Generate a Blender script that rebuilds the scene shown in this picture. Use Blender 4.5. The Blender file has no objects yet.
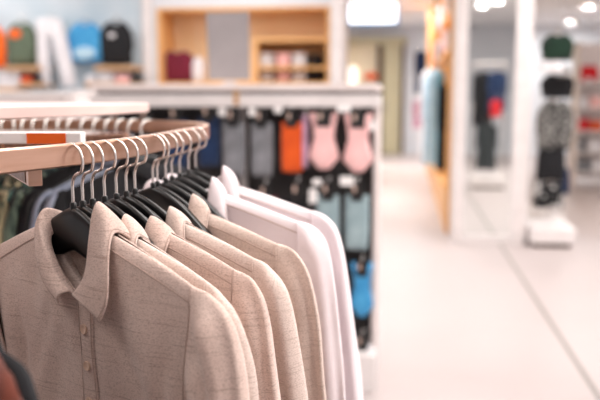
import bpy, bmesh, math, random
from mathutils import Vector, Matrix, Euler, noise
PI = math.pi
R = math.radians
scn = bpy.context.scene
col = scn.collection

# ------------------------------------------------------------------ camera
CAMH = 1.5
YAW = R(7.3); PITCH = R(7.5)
cd = bpy.data.cameras.new('camera'); cam = bpy.data.objects.new('camera', cd); col.objects.link(cam)
cd.sensor_width = 36; cd.lens = 48; cd.clip_start = .05; cd.clip_end = 100
cam.location = (0, 0, CAMH); cam.rotation_euler = (PI/2 - PITCH, 0, YAW)
cd.dof.use_dof = True; cd.dof.focus_distance = 1.09; cd.dof.aperture_fstop = 3.0
scn.camera = cam
scn.view_settings.view_transform = 'Standard'; scn.view_settings.look = 'None'
scn.view_settings.gamma = 1; scn.view_settings.use_curve_mapping = False
scn.view_settings.exposure = -0.17

# ------------------------------------------------------------------ world and lights
w = bpy.data.worlds.new('world'); scn.world = w; w.use_nodes = True
w.node_tree.nodes['Background'].inputs[0].default_value = (1, .97, .96, 1)
w.node_tree.nodes['Background'].inputs[1].default_value = 0.6
CEIL = 3.2
def area(name, loc, sx, sy, power, color=(1, .96, .93)):
    l = bpy.data.lights.new(name, 'AREA'); l.shape = 'RECTANGLE'; l.size = sx; l.size_y = sy
    l.energy = power; l.color = color
    o = bpy.data.objects.new(name, l); o.location = loc; col.objects.link(o); return o
FILL_PANELS = [(-4.6, 1.2), (-1.6, .2), (2.9, 1.2), (-4.6, 4.6), (-1.9, 4.4), (1.6, 4.4), (-4.6, 7.4), (-1.7, 7.2), (1.9, 7.0),
          (4.2, 4.6), (4.2, 9.4), (-.5, 11.4), (-.2, 16.6), (-1.5, -2.2), (.35, 1.9)]  # fill panels added to light the hall; last one brightens the gondola front
for i, (x, y) in enumerate(FILL_PANELS):
    area('fill_panel_lamp', (x, y, CEIL - .05), 1.25, 1.25, (62 if y < 9 else 80) * {(-1.6, .2): .4, (2.9, 1.2): 1.9, (-4.6, 1.2): .6, (.35, 1.9): .95, (-4.6, 7.4): .6, (-1.7, 7.2): .75, (-.2, 16.6): 2.4, (-1.5, -2.2): .35, (4.2, 9.4): 1.5, (-.5, 11.4): 1.7}.get((x, y), 1))
def at_ceiling(px, py, z):
    v = Euler((PI/2 - PITCH, 0, YAW)).to_matrix() @ Vector(((px - 300)/800, (200 - py)/800, -1)); k = (z - CAMH)/v.z
    return (v.x*k, v.y*k)
# round spotlights: four in view ahead, two that the mirror shows
SPOTS = [at_ceiling(588, 6, CEIL - .05) + (.11, 60, 'round white ceiling spotlight in the top right corner'),
         at_ceiling(570, 22, CEIL - .05) + (.11, 60, 'round ceiling spotlight lower and left of the corner one'),
         at_ceiling(536, 30, CEIL - .05) + (.10, 50, 'round ceiling spotlight just right of the mirror column'),
         at_ceiling(365, 36, CEIL - .05) + (.10, 30, 'small round ceiling spotlight above the olive doorway'),
         (1.42, 1.0, .10, 18, 'round ceiling spotlight reflected in the mirror, lower one'), (1.62, 1.7, .10, 18, 'round ceiling spotlight reflected in the mirror, upper one')]
for x, y, r, pw, lb in SPOTS:
    o = area('spot_light', (x, y, CEIL - .06), 2*r, 2*r, pw, (1, .98, .96)); o.data.shape = 'DISK'

# ------------------------------------------------------------------ placement helpers
MC = Euler((PI/2 - PITCH, 0, YAW)).to_matrix()
FW = Vector((-math.sin(YAW), math.cos(YAW), 0))
def ray(px, py): return MC @ Vector(((px - 300)/800, (200 - py)/800, -1))
def at(px, py, d):
    r = ray(px, py); return Vector((0, 0, CAMH)) + r*(d/r.dot(FW))
def atY(px, py, Y):
    r = ray(px, py); return Vector((0, 0, CAMH)) + r*(Y/r.y)
def W(x, d, z=0): return Vector((x*math.cos(YAW) - d*math.sin(YAW), x*math.sin(YAW) + d*math.cos(YAW), z))

def tag(o, label=None, cat=None, group=None, kind=None):
    if label: o['label'] = label
    if cat: o['category'] = cat
    if group: o['group'] = group
    if kind: o['kind'] = kind
    return o
def thing(name, label, cat, loc=(0, 0, 0), rz=0, group=None):
    o = bpy.data.objects.new(name, None); col.objects.link(o); o.empty_display_size = .1
    o.location = loc; o.rotation_euler = (0, 0, rz)
    return tag(o, label, cat, group)
def copy_tree(o, parent=None):
    c = o.copy(); col.objects.link(c); c.parent = parent
    for ch in list(o.children): copy_tree(ch, c)
    return c

# ------------------------------------------------------------------ materials
def srgb(r, g, b):
    f = lambda c: (c/255/12.92) if c/255 <= .04045 else ((c/255 + .055)/1.055)**2.4
    return (f(r), f(g), f(b), 1)
def mat(name, c, rough=.6, metal=0, c2=None, scale=8, stretch=(1, 1, 1), bump=0, bscale=None, emit=0, sheen=0, spec=.5, detail=4, lo=.35, hi=.65):
    m = bpy.data.materials.new(name); m.use_nodes = True; nt = m.node_tree; b = nt.nodes['Principled BSDF']
    b.inputs['Base Color'].default_value = srgb(*c); b.inputs['Roughness'].default_value = rough
    b.inputs['Metallic'].default_value = metal; b.inputs['Specular IOR Level'].default_value = spec
    if sheen: b.inputs['Sheen Weight'].default_value = sheen
    tc = nt.nodes.new('ShaderNodeTexCoord'); mp = nt.nodes.new('ShaderNodeMapping')
    mp.inputs['Scale'].default_value = stretch; nt.links.new(tc.outputs['Object'], mp.inputs['Vector'])
    n = nt.nodes.new('ShaderNodeTexNoise'); n.inputs['Scale'].default_value = scale; n.inputs['Detail'].default_value = detail
    nt.links.new(mp.outputs[0], n.inputs['Vector'])
    cr = nt.nodes.new('ShaderNodeValToRGB'); cr.color_ramp.elements[0].position = lo; cr.color_ramp.elements[1].position = hi
    if c2 is None: c2 = tuple(max(0, v*.96) for v in c)
    cr.color_ramp.elements[0].color = srgb(*c); cr.color_ramp.elements[1].color = srgb(*c2)
    nt.links.new(n.outputs['Fac'], cr.inputs[0]); nt.links.new(cr.outputs[0], b.inputs['Base Color'])
    if bump:
        nb = nt.nodes.new('ShaderNodeTexNoise'); nb.inputs['Scale'].default_value = bscale or scale*3
        nt.links.new(mp.outputs[0], nb.inputs['Vector'])
        bp = nt.nodes.new('ShaderNodeBump'); bp.inputs['Strength'].default_value = bump; bp.inputs['Distance'].default_value = .002
        nt.links.new(nb.outputs['Fac'], bp.inputs['Height']); nt.links.new(bp.outputs[0], b.inputs['Normal'])
    if emit:
        b.inputs['Emission Color'].default_value = srgb(*c); b.inputs['Emission Strength'].default_value = emit
    return m
def linen(name, base, dark, light, slub=.5):
    """heathered melange knit: speckle plus horizontal slub yarns"""
    m = bpy.data.materials.new(name); m.use_nodes = True; nt = m.node_tree; b = nt.nodes['Principled BSDF']
    b.inputs['Roughness'].default_value = .85; b.inputs['Specular IOR Level'].default_value = .2
    b.inputs['Sheen Weight'].default_value = .25; b.inputs['Sheen Roughness'].default_value = .5
    L = nt.links.new
    tc = nt.nodes.new('ShaderNodeTexCoord')
    def nz(sc, st, det, lo, hi):
        mp = nt.nodes.new('ShaderNodeMapping'); mp.inputs['Scale'].default_value = st; L(tc.outputs['Object'], mp.inputs[0])
        n = nt.nodes.new('ShaderNodeTexNoise'); n.inputs['Scale'].default_value = sc; n.inputs['Detail'].default_value = det
        L(mp.outputs[0], n.inputs['Vector'])
        mr = nt.nodes.new('ShaderNodeMapRange'); mr.inputs[1].default_value = lo; mr.inputs[2].default_value = hi
        L(n.outputs['Fac'], mr.inputs[0]); return mr.outputs[0]
    sp = nz(700, (.55, .55, 1.0), 2, .46, .74)
    sl = nz(110, (.12, .12, 4.0), 2, .58, .75)
    bl = nz(30, (1, 1, 1), 3, .35, .65)
    def mix(a, bcol, fac, k):
        mm = nt.nodes.new('ShaderNodeMath'); mm.operation = 'MULTIPLY'; mm.inputs[1].default_value = k; L(fac, mm.inputs[0])
        x = nt.nodes.new('ShaderNodeMix'); x.data_type = 'RGBA'; L(mm.outputs[0], x.inputs[0])
        if isinstance(a, tuple): x.inputs[6].default_value = a
        else: L(a, x.inputs[6])
        x.inputs[7].default_value = bcol; return x.outputs[2]
    c = mix(srgb(*base), srgb(*light), bl, .5)
    c = mix(c, srgb(*dark), sp, .6)
    c = mix(c, srgb(*dark), sl, slub)
    L(c, b.inputs['Base Color'])
    add = nt.nodes.new('ShaderNodeMath'); add.operation = 'ADD'; L(sp, add.inputs[0]); L(sl, add.inputs[1])
    bp = nt.nodes.new('ShaderNodeBump'); bp.inputs['Strength'].default_value = .35; bp.inputs['Distance'].default_value = .0008
    L(add.outputs[0], bp.inputs['Height']); L(bp.outputs[0], b.inputs['Normal'])
    return m

M = {}
M['linen'] = linen('beige_melange', (214, 188, 176), (150, 120, 106), (224, 202, 191))
M['linen2'] = linen('pale_beige_melange', (222, 201, 190), (168, 142, 128), (232, 214, 204), .4)
M['linen3'] = linen('oat_melange', (217, 195, 183), (160, 134, 118), (228, 208, 197), .45)
M['white_cloth'] = linen('off_white_cotton', (246, 233, 235), (238, 222, 225), (248, 238, 240), .15)
M['rust'] = linen('rust_brown_knit', (98, 42, 26), (52, 22, 14), (116, 54, 36), .4)
M['stitch'] = mat('stitching', (186, 160, 148), .9)
M['button'] = mat('button_shell', (222, 190, 168), .35, c2=(206, 172, 150), scale=60)
M['hanger'] = mat('black_plastic', (8, 8, 9), .28, spec=.5, c2=(11, 11, 12))
M['chrome'] = mat('hook_steel', (236, 226, 220), .26, .92, c2=(222, 214, 208))
M['hook_bright'] = mat('brightened_hook_steel', (244, 240, 234), .35, .5)  # hook steel made paler so the far hooks look lit
M['rail'] = mat('brushed_warm_steel', (214, 172, 150), .28, .92, c2=(190, 146, 120), scale=3, stretch=(1, 1, 14))
M['board'] = mat('blush_laminate', (232, 204, 196), .4, c2=(226, 196, 188))
M['mesh'] = mat('mesh_steel', (150, 112, 92), .4, .8, c2=(84, 58, 46), scale=160)
M['floor'] = None
M['wall'] = mat('painted_wall', (218, 220, 225), .8, c2=(212, 215, 220), scale=2)
M['wallblue'] = mat('mural_wall', (206, 216, 223), .8, c2=(186, 203, 213), scale=3)
M['ceil'] = mat('ceiling_paint', (244, 243, 244), .9)
M['white'] = mat('white_lacquer', (231, 224, 222), .35)
M['warmwhite'] = mat('warm_white_lacquer', (236, 224, 220), .4)
M['wood'] = mat('honey_wood', (238, 188, 126), .45, c2=(228, 170, 106), scale=2, stretch=(1, 1, .1))
M['woodpale'] = mat('pale_wood', (250, 218, 172), .5, c2=(246, 208, 158), scale=2, stretch=(1, 1, .1))
M['tanwood'] = mat('tan_shelf_wood', (206, 164, 122), .5, c2=(190, 146, 104), scale=4)
M['greypanel'] = mat('grey_card', (168, 161, 162), .7)
M['dark'] = mat('dark_slatwall', (62, 58, 58), .6, c2=(48, 44, 44))
M['black'] = mat('black_fabric', (16, 16, 19), .9, c2=(26, 26, 30), scale=30)
M['card'] = mat('black_card', (20, 17, 18), .6)
M['cardpic'] = mat('beige_print', (206, 178, 164), .6)
M['tagw'] = mat('white_tag', (246, 242, 240), .5)
M['olive'] = mat('door_olive', (190, 182, 150), .6)
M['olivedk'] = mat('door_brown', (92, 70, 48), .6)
M['cream'] = mat('painted_glow_panel', (240, 226, 196), .6)
def cloth(name, c, c2=None, **k):
    k.setdefault('scale', 14); k.setdefault('bump', .3)
    return mat(name, c, .9, c2=c2 or tuple(v*.8 for v in c), sheen=.2, **k)
M['navy'] = cloth('navy_cloth', (16, 44, 84)); M['grey'] = cloth('grey_knit', (138, 139, 144)); M['orange'] = cloth('orange_knit', (232, 92, 20), (214, 78, 14))
M['pink'] = cloth('pink_knit', (250, 203, 200), (244, 190, 188)); M['sage'] = cloth('bluegrey_knit', (160, 180, 184), (138, 160, 166))
M['sky'] = cloth('sky_blue_cloth', (74, 162, 212), (50, 140, 196)); M['olivecl'] = cloth('olive_cloth', (98, 112, 92), (80, 92, 74))
M['orangecl'] = cloth('bright_orange', (244, 108, 24), (232, 92, 16)); M['whitecl'] = cloth('white_cloth', (232, 229, 231), (224, 221, 225))
M['maroon'] = cloth('maroon_cloth', (120, 22, 50), (98, 16, 40)); M['green'] = cloth('dark_green_cloth', (16, 52, 34), (10, 34, 24))
M['red'] = cloth('red_cloth', (214, 32, 42), (196, 24, 34)); M['paleblue'] = cloth('pale_blue_cloth', (186, 214, 230), (160, 196, 216))
M['teal'] = cloth('teal_blue', (110, 178, 200), (90, 160, 186)); M['charcoal'] = cloth('charcoal', (50, 56, 58), (36, 42, 44))
M['pattern'] = cloth('grey_patterned', (138, 136, 132), (22, 21, 22), scale=22, lo=.46, hi=.54)
M['dotted'] = cloth('black_white_floral', (14, 14, 16), (226, 224, 222), scale=14, lo=.58, hi=.62)
M['stripeg'] = cloth('sage_stripe', (134, 156, 136), (44, 62, 56), scale=9, stretch=(5, 5, .4), lo=.42, hi=.58)
M['stripet'] = cloth('teal_stripe', (92, 130, 120), (22, 40, 42), scale=9, stretch=(5, 5, .4), lo=.42, hi=.58)
M['stripec'] = cloth('khaki_stripe', (206, 196, 156), (74, 90, 74), scale=9, stretch=(5, 5, .4), lo=.42, hi=.58)
M['ltblue'] = cloth('pale_grey_blue', (176, 186, 202), (146, 158, 180), scale=20)
M['skin'] = mat('paper_print', (232, 200, 184), .6)
M['lilac'] = cloth('lilac_cloth', (210, 160, 186))
def emis(name, c, s):
    m = bpy.data.materials.new(name); m.use_nodes = True; b = m.node_tree.nodes['Principled BSDF']
    b.inputs['Base Color'].default_value = srgb(*c); b.inputs['Emission Color'].default_value = srgb(*c); b.inputs['Emission Strength'].default_value = s
    return m
M['lamp'] = emis('lamp_glow', (255, 250, 246), 9); M['screen'] = emis('sign_screen', (240, 246, 255), 3.2); M['panelglow'] = emis('panel_glow', (255, 248, 242), 6)
M['sconce'] = emis('sconce_glow', (255, 246, 236), 1.2)
M['signblue'] = mat('sign_blue_frame', (120, 176, 232), .4)
mm = bpy.data.materials.new('mirror_glass'); mm.use_nodes = True; b = mm.node_tree.nodes['Principled BSDF']
b.inputs['Base Color'].default_value = (.86, .88, .86, 1); b.inputs['Metallic'].default_value = 1; b.inputs['Roughness'].default_value = .02
M['mirror'] = mm
# floor: large glossy porcelain tiles with thin grout, joints follow the hall
fm = bpy.data.materials.new('porcelain_tiles'); fm.use_nodes = True; nt = fm.node_tree; b = nt.nodes['Principled BSDF']
tc = nt.nodes.new('ShaderNodeTexCoord'); mp = nt.nodes.new('ShaderNodeMapping'); nt.links.new(tc.outputs['Object'], mp.inputs[0])
mp.inputs['Location'].default_value = (-.995, -4.07, 0)
def joint(axis, size, width):
    s = nt.nodes.new('ShaderNodeSeparateXYZ'); nt.links.new(mp.outputs[0], s.inputs[0])
    d = nt.nodes.new('ShaderNodeMath'); d.operation = 'PINGPONG'; d.inputs[1].default_value = size/2
    nt.links.new(s.outputs[axis], d.inputs[0])
    l = nt.nodes.new('ShaderNodeMath'); l.operation = 'LESS_THAN'; l.inputs[1].default_value = width/2
    nt.links.new(d.outputs[0], l.inputs[0]); return l.outputs[0]
jx = joint(0, 3.6, .03); jy = joint(1, 1.2, .008); jx2 = joint(0, 1.2, .005)
no = nt.nodes.new('ShaderNodeTexNoise'); no.inputs['Scale'].default_value = 1.6; nt.links.new(tc.outputs['Object'], no.inputs['Vector'])
cr = nt.nodes.new('ShaderNodeValToRGB'); cr.color_ramp.elements[0].color = srgb(190, 179, 177); cr.color_ramp.elements[1].color = srgb(184, 173, 171)
nt.links.new(no.outputs['Fac'], cr.inputs[0])
def mixc(a, colr, fac):
    x = nt.nodes.new('ShaderNodeMix'); x.data_type = 'RGBA'; nt.links.new(fac, x.inputs[0]); nt.links.new(a, x.inputs[6]); x.inputs[7].default_value = colr; return x.outputs[2]
c_ = mixc(cr.outputs[0], srgb(196, 186, 182), jy); c_ = mixc(c_, srgb(206, 196, 192), jx2); c_ = mixc(c_, srgb(134, 128, 122), jx)
nt.links.new(c_, b.inputs['Base Color']); b.inputs['Roughness'].default_value = .48; b.inputs['Specular IOR Level'].default_value = .5
M['floor'] = fm

# ------------------------------------------------------------------ mesh builder
class MB:
    def __init__(s): s.v = []; s.f = []
    def box(s, x0, x1, y0, y1, z0, z1, T=None):
        b0 = len(s.v)
        for x, y, z in ((x0,y0,z0),(x1,y0,z0),(x1,y1,z0),(x0,y1,z0),(x0,y0,z1),(x1,y0,z1),(x1,y1,z1),(x0,y1,z1)):
            p = Vector((x, y, z)); s.v.append(T @ p if T else p)
        for f in ((0,3,2,1),(4,5,6,7),(0,1,5,4),(1,2,6,5),(2,3,7,6),(3,0,4,7)): s.f.append(tuple(b0+i for i in f))
        return s
    def loft(s, rings, closed=True, cap=True, loop=False):
        b0 = len(s.v); n = len(rings[0])
        for r in rings: s.v += [Vector(p) for p in r]
        m = len(rings)
        for i in range(m if loop else m-1):
            j = (i+1) % m
            for k in range(n if closed else n-1):
                l = (k+1) % n
                s.f.append((b0+i*n+k, b0+i*n+l, b0+j*n+l, b0+j*n+k))
        if cap and not loop and closed:
            s.f.append(tuple(b0+k for k in reversed(range(n)))); s.f.append(tuple(b0+(m-1)*n+k for k in range(n)))
        return s
    def tube(s, pts, r, n=8, loop=False, cap=True):
        pts = [Vector(p) for p in pts]; m = len(pts); rings = []; up = None
        for i, p in enumerate(pts):
            a = pts[(i-1) % m] if (loop or i) else p; c = pts[(i+1) % m] if (loop or i < m-1) else p
            t = (c-a).normalized()
            if up is None: up = t.orthogonal().normalized()
            up = (up - t*up.dot(t)).normalized(); sd = t.cross(up)
            rr = r[i] if isinstance(r, (list, tuple)) else r
            rings.append([p + (up*math.cos(q*2*PI/n) + sd*math.sin(q*2*PI/n))*rr for q in range(n)])
        return s.loft(rings, True, cap, loop)
    def lathe(s, prof, c=(0,0,0), n=20):
        c = Vector(c); rings = [[c + Vector((r*math.cos(q*2*PI/n), r*math.sin(q*2*PI/n), z)) for q in range(n)] for r, z in prof]
        return s.loft(rings)
    def grid(s, fn, nu, nv):
        b0 = len(s.v)
        for j in range(nv+1):
            for i in range(nu+1): s.v.append(Vector(fn(i/nu, j/nv)))
        for j in range(nv):
            for i in range(nu):
                a = b0+j*(nu+1)+i; s.f.append((a, a+1, a+nu+2, a+nu+1))
        return s
    def puff(s, outline, T, y0=0, rnd=.22):
        """closed pillow shape from an outline (x,z), flattened in y"""
        o2 = []; m_ = len(outline)
        for i in range(m_):
            a, b_ = outline[i], outline[(i+1) % m_]
            for k in range(3): o2.append((a[0]+(b_[0]-a[0])*k/3, a[1]+(b_[1]-a[1])*k/3))
        outline = o2
        n = len(outline); cx = sum(p[0] for p in outline)/n; cz = sum(p[1] for p in outline)/n
        rings = []
        for sc, t in ((.02,-1),(.45,-1),(.8,-.92),(.93,-.62),(1,0),(.93,.62),(.8,.92),(.45,1),(.02,1)):
            rings.append([(cx+(x-cx)*sc, y0+t*T, cz+(z-cz)*sc) for x, z in outline])
        return s.loft(rings)
    def build(s, name, m, parent=None, smooth=True, bevel=0, solid=0, sub=0, loc=None, rz=None, angle=50):
        me = bpy.data.meshes.new(name); me.from_pydata([tuple(v) for v in s.v], [], s.f); me.update()
        bm = bmesh.new(); bm.from_mesh(me); bmesh.ops.recalc_face_normals(bm, faces=bm.faces); bm.to_mesh(me); bm.free()
        o = bpy.data.objects.new(name, me); col.objects.link(o); me.materials.append(m)
        if smooth:
            for p in me.polygons: p.use_smooth = True
            me.set_sharp_from_angle(angle=R(angle))
        if solid:
            md = o.modifiers.new('s', 'SOLIDIFY'); md.thickness = solid; md.offset = 0
        if bevel:
            md = o.modifiers.new('b', 'BEVEL'); md.width = bevel; md.segments = 2; md.limit_method = 'ANGLE'
        if sub:
            md = o.modifiers.new('u', 'SUBSURF'); md.levels = sub; md.render_levels = sub
        if parent: o.parent = parent
        if loc is not None: o.location = loc
        if rz is not None: o.rotation_euler = (0, 0, rz)
        return o
def struct(name, mb, m, **k):
    k.setdefault('smooth', False); o = mb.build(name, m, **k); o['kind'] = 'structure'; return o
def cr_spline(P, t, closed=False):
    n = len(P); P = [Vector(p) for p in P]
    if closed: f = (t % 1)*n; i = int(f); u = f-i; g = lambda k: P[k % n]
    else: f = min(max(t, 0), .99999)*(n-1); i = int(f); u = f-i; g = lambda k: P[min(max(k, 0), n-1)]
    a, b_, c, d = g(i-1), g(i), g(i+1), g(i+2)
    return .5*((2*b_)+(c-a)*u+(2*a-5*b_+4*c-d)*u*u+(3*b_-a-3*c+d)*u**3)
def smst(a, b_, x):
    t = min(max((x-a)/(b_-a), 0), 1); return t*t*(3-2*t)

# ------------------------------------------------------------------ the room
XL, XR, YN, YF = -6.5, 6.2, -4.0, 20.5
YB = 8.6           # display wall on the left
XS = atY(343, 60, YB).x
struct('floor', MB().box(XL, XR, YN, YF, -.1, 0), M['floor'])
struct('ceiling', MB().box(XL, XR, YN, YF, CEIL, CEIL+.1), M['ceil'])
struct('wall_left', MB().box(XL-.1, XL, YN, YB, 0, CEIL), M['wall'])
struct('wall_behind', MB().box(XL, XR, YN-.1, YN, 0, CEIL), M['wall'])
struct('wall_right', MB().box(XR, XR+.1, YN, YF, 0, CEIL), M['wall'])
struct('wall_far', MB().box(XS-1.3, XR, YF, YF+.1, 0, CEIL), M['wall'])
# display wall with an opening for the timber alcove
nx0, nx1 = atY(158, 50, YB).x, atY(330, 50, YB).x
nz0, nz1 = atY(240, 85, YB).z, atY(240, 7, YB).z
bx = atY(146, 60, YB).x
ND = .55
wl = MB().box(XL, bx, YB, YB+.8, 0, CEIL)
struct('wall_mural', wl, M['wallblue'])
wb = MB().box(bx, nx0, YB, YB+.8, 0, CEIL).box(nx1, XS, YB, YB+.8, 0, CEIL).box(nx0, nx1, YB, YB+.8, nz1, CEIL).box(nx0, nx1, YB, YB+.8, 0, nz0).box(nx0, nx1, YB+ND, YB+.8, nz0, nz1)
struct('wall_back', wb, M['wall'])
struct('wall_return', MB().box(XS-1.3, XS-1.2, YB+.8, YF, 0, CEIL), M['wall'])
struct('trim_1', MB().box(bx-.02, bx+.09, YB-.05, YB, 0, CEIL), M['white'])
struct('trim_2', MB().box(nx1+.01, nx1+.14, YB-.04, YB, 0, CEIL), M['white'])

# ------------------------------------------------------------------ timber alcove
al = thing('display_alcove', 'honey wood lined alcove with open shelves set into the back wall', 'alcove', ((nx0+nx1)/2, YB, nz0))
def lp(x): return x-(nx0+nx1)/2
H = nz1-nz0; e = .004
fr = MB()
fr.box(lp(nx0)+e, lp(nx0)+.035, -.03, ND-.03, e, H-e); fr.box(lp(nx1)-.035, lp(nx1)-e, -.03, ND-.03, e, H-e)
fr.box(lp(nx0)+.035, lp(nx1)-.035, -.03, ND-.03, H-.03, H-e); fr.box(lp(nx0)+.035, lp(nx1)-.035, -.03, ND-.03, e, .03)
fr.build('frame', M['wood'], al, bevel=.003)
MB().box(lp(nx0)+.036, lp(nx1)-.036, ND-.03, ND-.01, .031, H-.031).build('back_panel', M['woodpale'], al, False)
sx0, sx1 = lp(atY(254, 50, YB).x), lp(nx1)-.036
def az(py): return atY(290, py, YB).z - nz0
MB().box(sx0, sx0+.03, 0, ND-.031, .031, az(38)).build('divider', M['wood'], al, False)
MB().box(sx0+.031, sx1, 0, ND-.031, az(41), az(38)).build('shelf', M['wood'], al, False)
MB().box(sx0+.031, sx1, 0, ND-.031, az(69), az(66.5)).build('shelf', M['wood'], al, False)
MB().box(sx0+.031, sx1, ND-.07, ND-.031, az(66), az(42)).build('shelf_back', M['wood'], al, False)
def folded(px, py0, py1, wpx, m, label, n=3, Y=None, group=None, catg='folded clothes'):
    """a small pile of folded clothes"""
    Y = Y or YB+.14
    a = atY(px-wpx/2, py1, Y); c = atY(px+wpx/2, py0, Y); wd = (c.x-a.x); h = c.z-a.z
    t = thing('folded_clothes', label, catg, ((a.x+c.x)/2, Y+.12, a.z), group=group)
    for k in range(n):
        z0 = h*k/n; zz = h/n*.94
        mb = MB(); rings = []
        for xx, sc in ((-1, .55), (-.93, .9), (-.5, 1), (.2, .97), (.93, .92), (1, .5)):
            x = xx*wd/2*(1-.03*(k % 2)); hh = zz*sc/2; rings.append([(x, yy*(.12-.01*(k % 2)), z0+zz/2+sgn*hh) for yy, sgn in ((-.9, 1), (-1, .5), (-1, -.5), (-.9, -1), (.95, -1), (1, 0), (.95, 1))])
        mb.loft(rings).build('folded_garment', m, t)
    return t
g = 'folded clothes in the timber alcove'
zs1 = 66.5; zs2 = 83
for px, m_, n_ in ((266, 'whitecl', 'white folded tops at the left end'), (283, 'pink', 'pale pink folded tops second from left'), (299, 'whitecl', 'white folded tops right of the pink pile')):
    folded(px, 53, 66.2, 13, M[m_], n_+' on the upper alcove shelf', group=g)
folded(315, 54, 66.2, 13, M['black'], 'black folded tops at the right end of the upper alcove shelf', group=g)
for px, m_, n_ in ((266, 'whitecl', 'white folded tops at the left end'), (283, 'pink', 'pale pink folded tops second from left'), (299, 'whitecl', 'white folded tops right of the pink pile')):
    folded(px, 70.5, 81.5, 13, M[m_], n_+' on the lower alcove shelf', 2, group=g)
folded(315, 71, 81.5, 13, M['black'], 'black folded tops at the right end of the lower alcove shelf', 2, group=g)

# ------------------------------------------------------------------ garments in outline (wall display)
TEE = [(-.16,.0),(-.17,-.30),(.17,-.30),(.16,0),(.168,.10),(.19,.13)]
def tee_outline(wd, h):
    a = wd/2
    return [(-.90*a, 0), (-.4*a, -.012*h), (0, -.018*h), (.4*a, -.012*h), (.90*a, 0), (.93*a, .3*h), (1.0*a, .36*h), (1.0*a, .6*h), (.92*a, .76*h), (.68*a, .91*h), (.34*a, 1.0*h),
            (.2*a, .95*h), (0, .92*h), (-.2*a, .95*h), (-.34*a, 1.0*h), (-.68*a, .91*h), (-.92*a, .76*h), (-1.0*a, .6*h), (-1.0*a, .36*h), (-.93*a, .3*h)]
def wall_tee(x0, x1, y0, y1, m, label, extra=None, Y=YB-.14, outline=tee_outline, name='tee_shirt', cat='t-shirt', group='tops displayed on the mural wall', T=.05):
    a = atY(x0, y1, Y); c = atY(x1, y0, Y); wd = c.x-a.x; h = c.z-a.z
    t = thing(name, label, cat, ((a.x+c.x)/2, Y, a.z), group=group)
    MB().puff(outline(wd, h), T).build('body', m, t)
    MB().tube([(.2*wd/2*math.cos(q)*1.3, -.0, h*.95+.03*math.sin(q)) for q in [k*2*PI/14 for k in range(14)]], .007, 6, True).build('neckband', m, t)
    # hanger behind the neck and the peg it hangs on
    hk = [(0, 0, h*.93), (0, 0, h+.03)]+[(.014*math.sin(q), 0, h+.045-.014*math.cos(q)) for q in [k*PI/6 for k in range(9)]]
    MB().tube(hk, .003, 6).build('hanger_hook', M['chrome'], t)
    MB().tube([(0, .02, h+.052), (0, YB-Y-.002, h+.05)], .006, 6).build('wall_peg', M['chrome'], t)
    if extra: extra(t, wd, h)
    return t
def patch(m, cx, cz, rx, rz_, nm='print', T=.0535):
    def f(t, wd, h):
        MB().puff([(cx*wd+rx*wd*math.cos(q*PI/8), cz*h+rz_*h*math.sin(q*PI/8)) for q in range(16)], .006, -T*.98).build(nm, m, t)
    return f
wall_tee(-28, 6, 24, 68, M['orangecl'], 'bright orange top at the left end of the wall display')
wall_tee(7, 37, 22, 65, M['olivecl'], 'olive green top with an orange chest patch on the mural wall', patch(M['orangecl'], -.14, .72, .2, .11))
wall_tee(68, 103, 22, 62, M['sky'], 'sky blue top with pale hem hung between white trousers and black top', patch(M['paleblue'], .02, .22, .3, .16))
wall_tee(100, 133, 21, 64, M['black'], 'black top with a small white oval print on the mural wall', patch(M['whitecl'], -.08, .66, .11, .055))
# white trousers
Y = YB-.2; a = atY(38, 86, Y); c = atY(76, 18, Y); wd = c.x-a.x; h = c.z-a.z
t = thing('trousers', 'white wide-leg trousers hanging on the mural wall', 'trousers', ((a.x+c.x)/2, Y, a.z))
rg = [[(-.30*wd-(1-z)*.03*wd+math.cos(q)*.165*wd*s, math.sin(q)*.06*s, z*h) for q in [k*PI/8 for k in range(16)]] for z, s in ((.96, .55), (.9, .85), (.7, .95), (.5, .95), (.2, .88), (.03, .8), (0, .6))]
MB().loft(rg).build('trouser_leg', M['whitecl'], t)
rg = [[(.0*wd+(1-z)*.30*wd+math.cos(q)*.185*wd*s, math.sin(q)*.06*s-.01, z*h) for q in [k*PI/8 for k in range(16)]] for z, s in ((.96, .6), (.9, .9), (.7, 1), (.5, 1), (.2, .95), (.03, .88), (0, .7))]
MB().loft(rg).build('trouser_leg', M['whitecl'], t)
rg = [[(-.16*wd+math.cos(q)*.32*wd*s, math.sin(q)*.065*s, z*h) for q in [k*PI/8 for k in range(16)]] for z, s in ((1.0, .86), (.97, 1), (.93, 1.02), (.8, 1.05), (.72, .9))]
MB().loft(rg).build('waist', M['whitecl'], t)
MB().tube([(-.16*wd, .0, h*.96), (-.16*wd, 0, h+.03), (-.16*wd, .19, h+.03)], .005, 6).build('wall_peg', M['chrome'], t)
# maroon top in alcove + pale slip beside it
def hung_in_alcove(x0, x1, y0, y1, m, label, Y=YB+.2):
    a = atY(x0, y1, Y); c = atY(x1, y0, Y); wd = c.x-a.x; h = c.z-a.z
    t = thing('blouse', label, 'top', ((a.x+c.x)/2, Y, a.z))
    MB().puff(tee_outline(wd, h), .07).build('body', m, t)
    MB().tube([(0, 0, h*.93), (0, 0, h+.02), (.012, 0, h+.035), (0, 0, h+.05), (0, .0, nz1-.032-a.z)], .004, 6).build('hanger_hook', M['chrome'], t)
hung_in_alcove(160, 196, 50, 83.4, M['maroon'], 'maroon top hanging in the left bay of the timber alcove')
hung_in_alcove(193, 205, 56, 83.4, M['whitecl'], 'narrow white top hanging beside the maroon one in the alcove')

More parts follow.
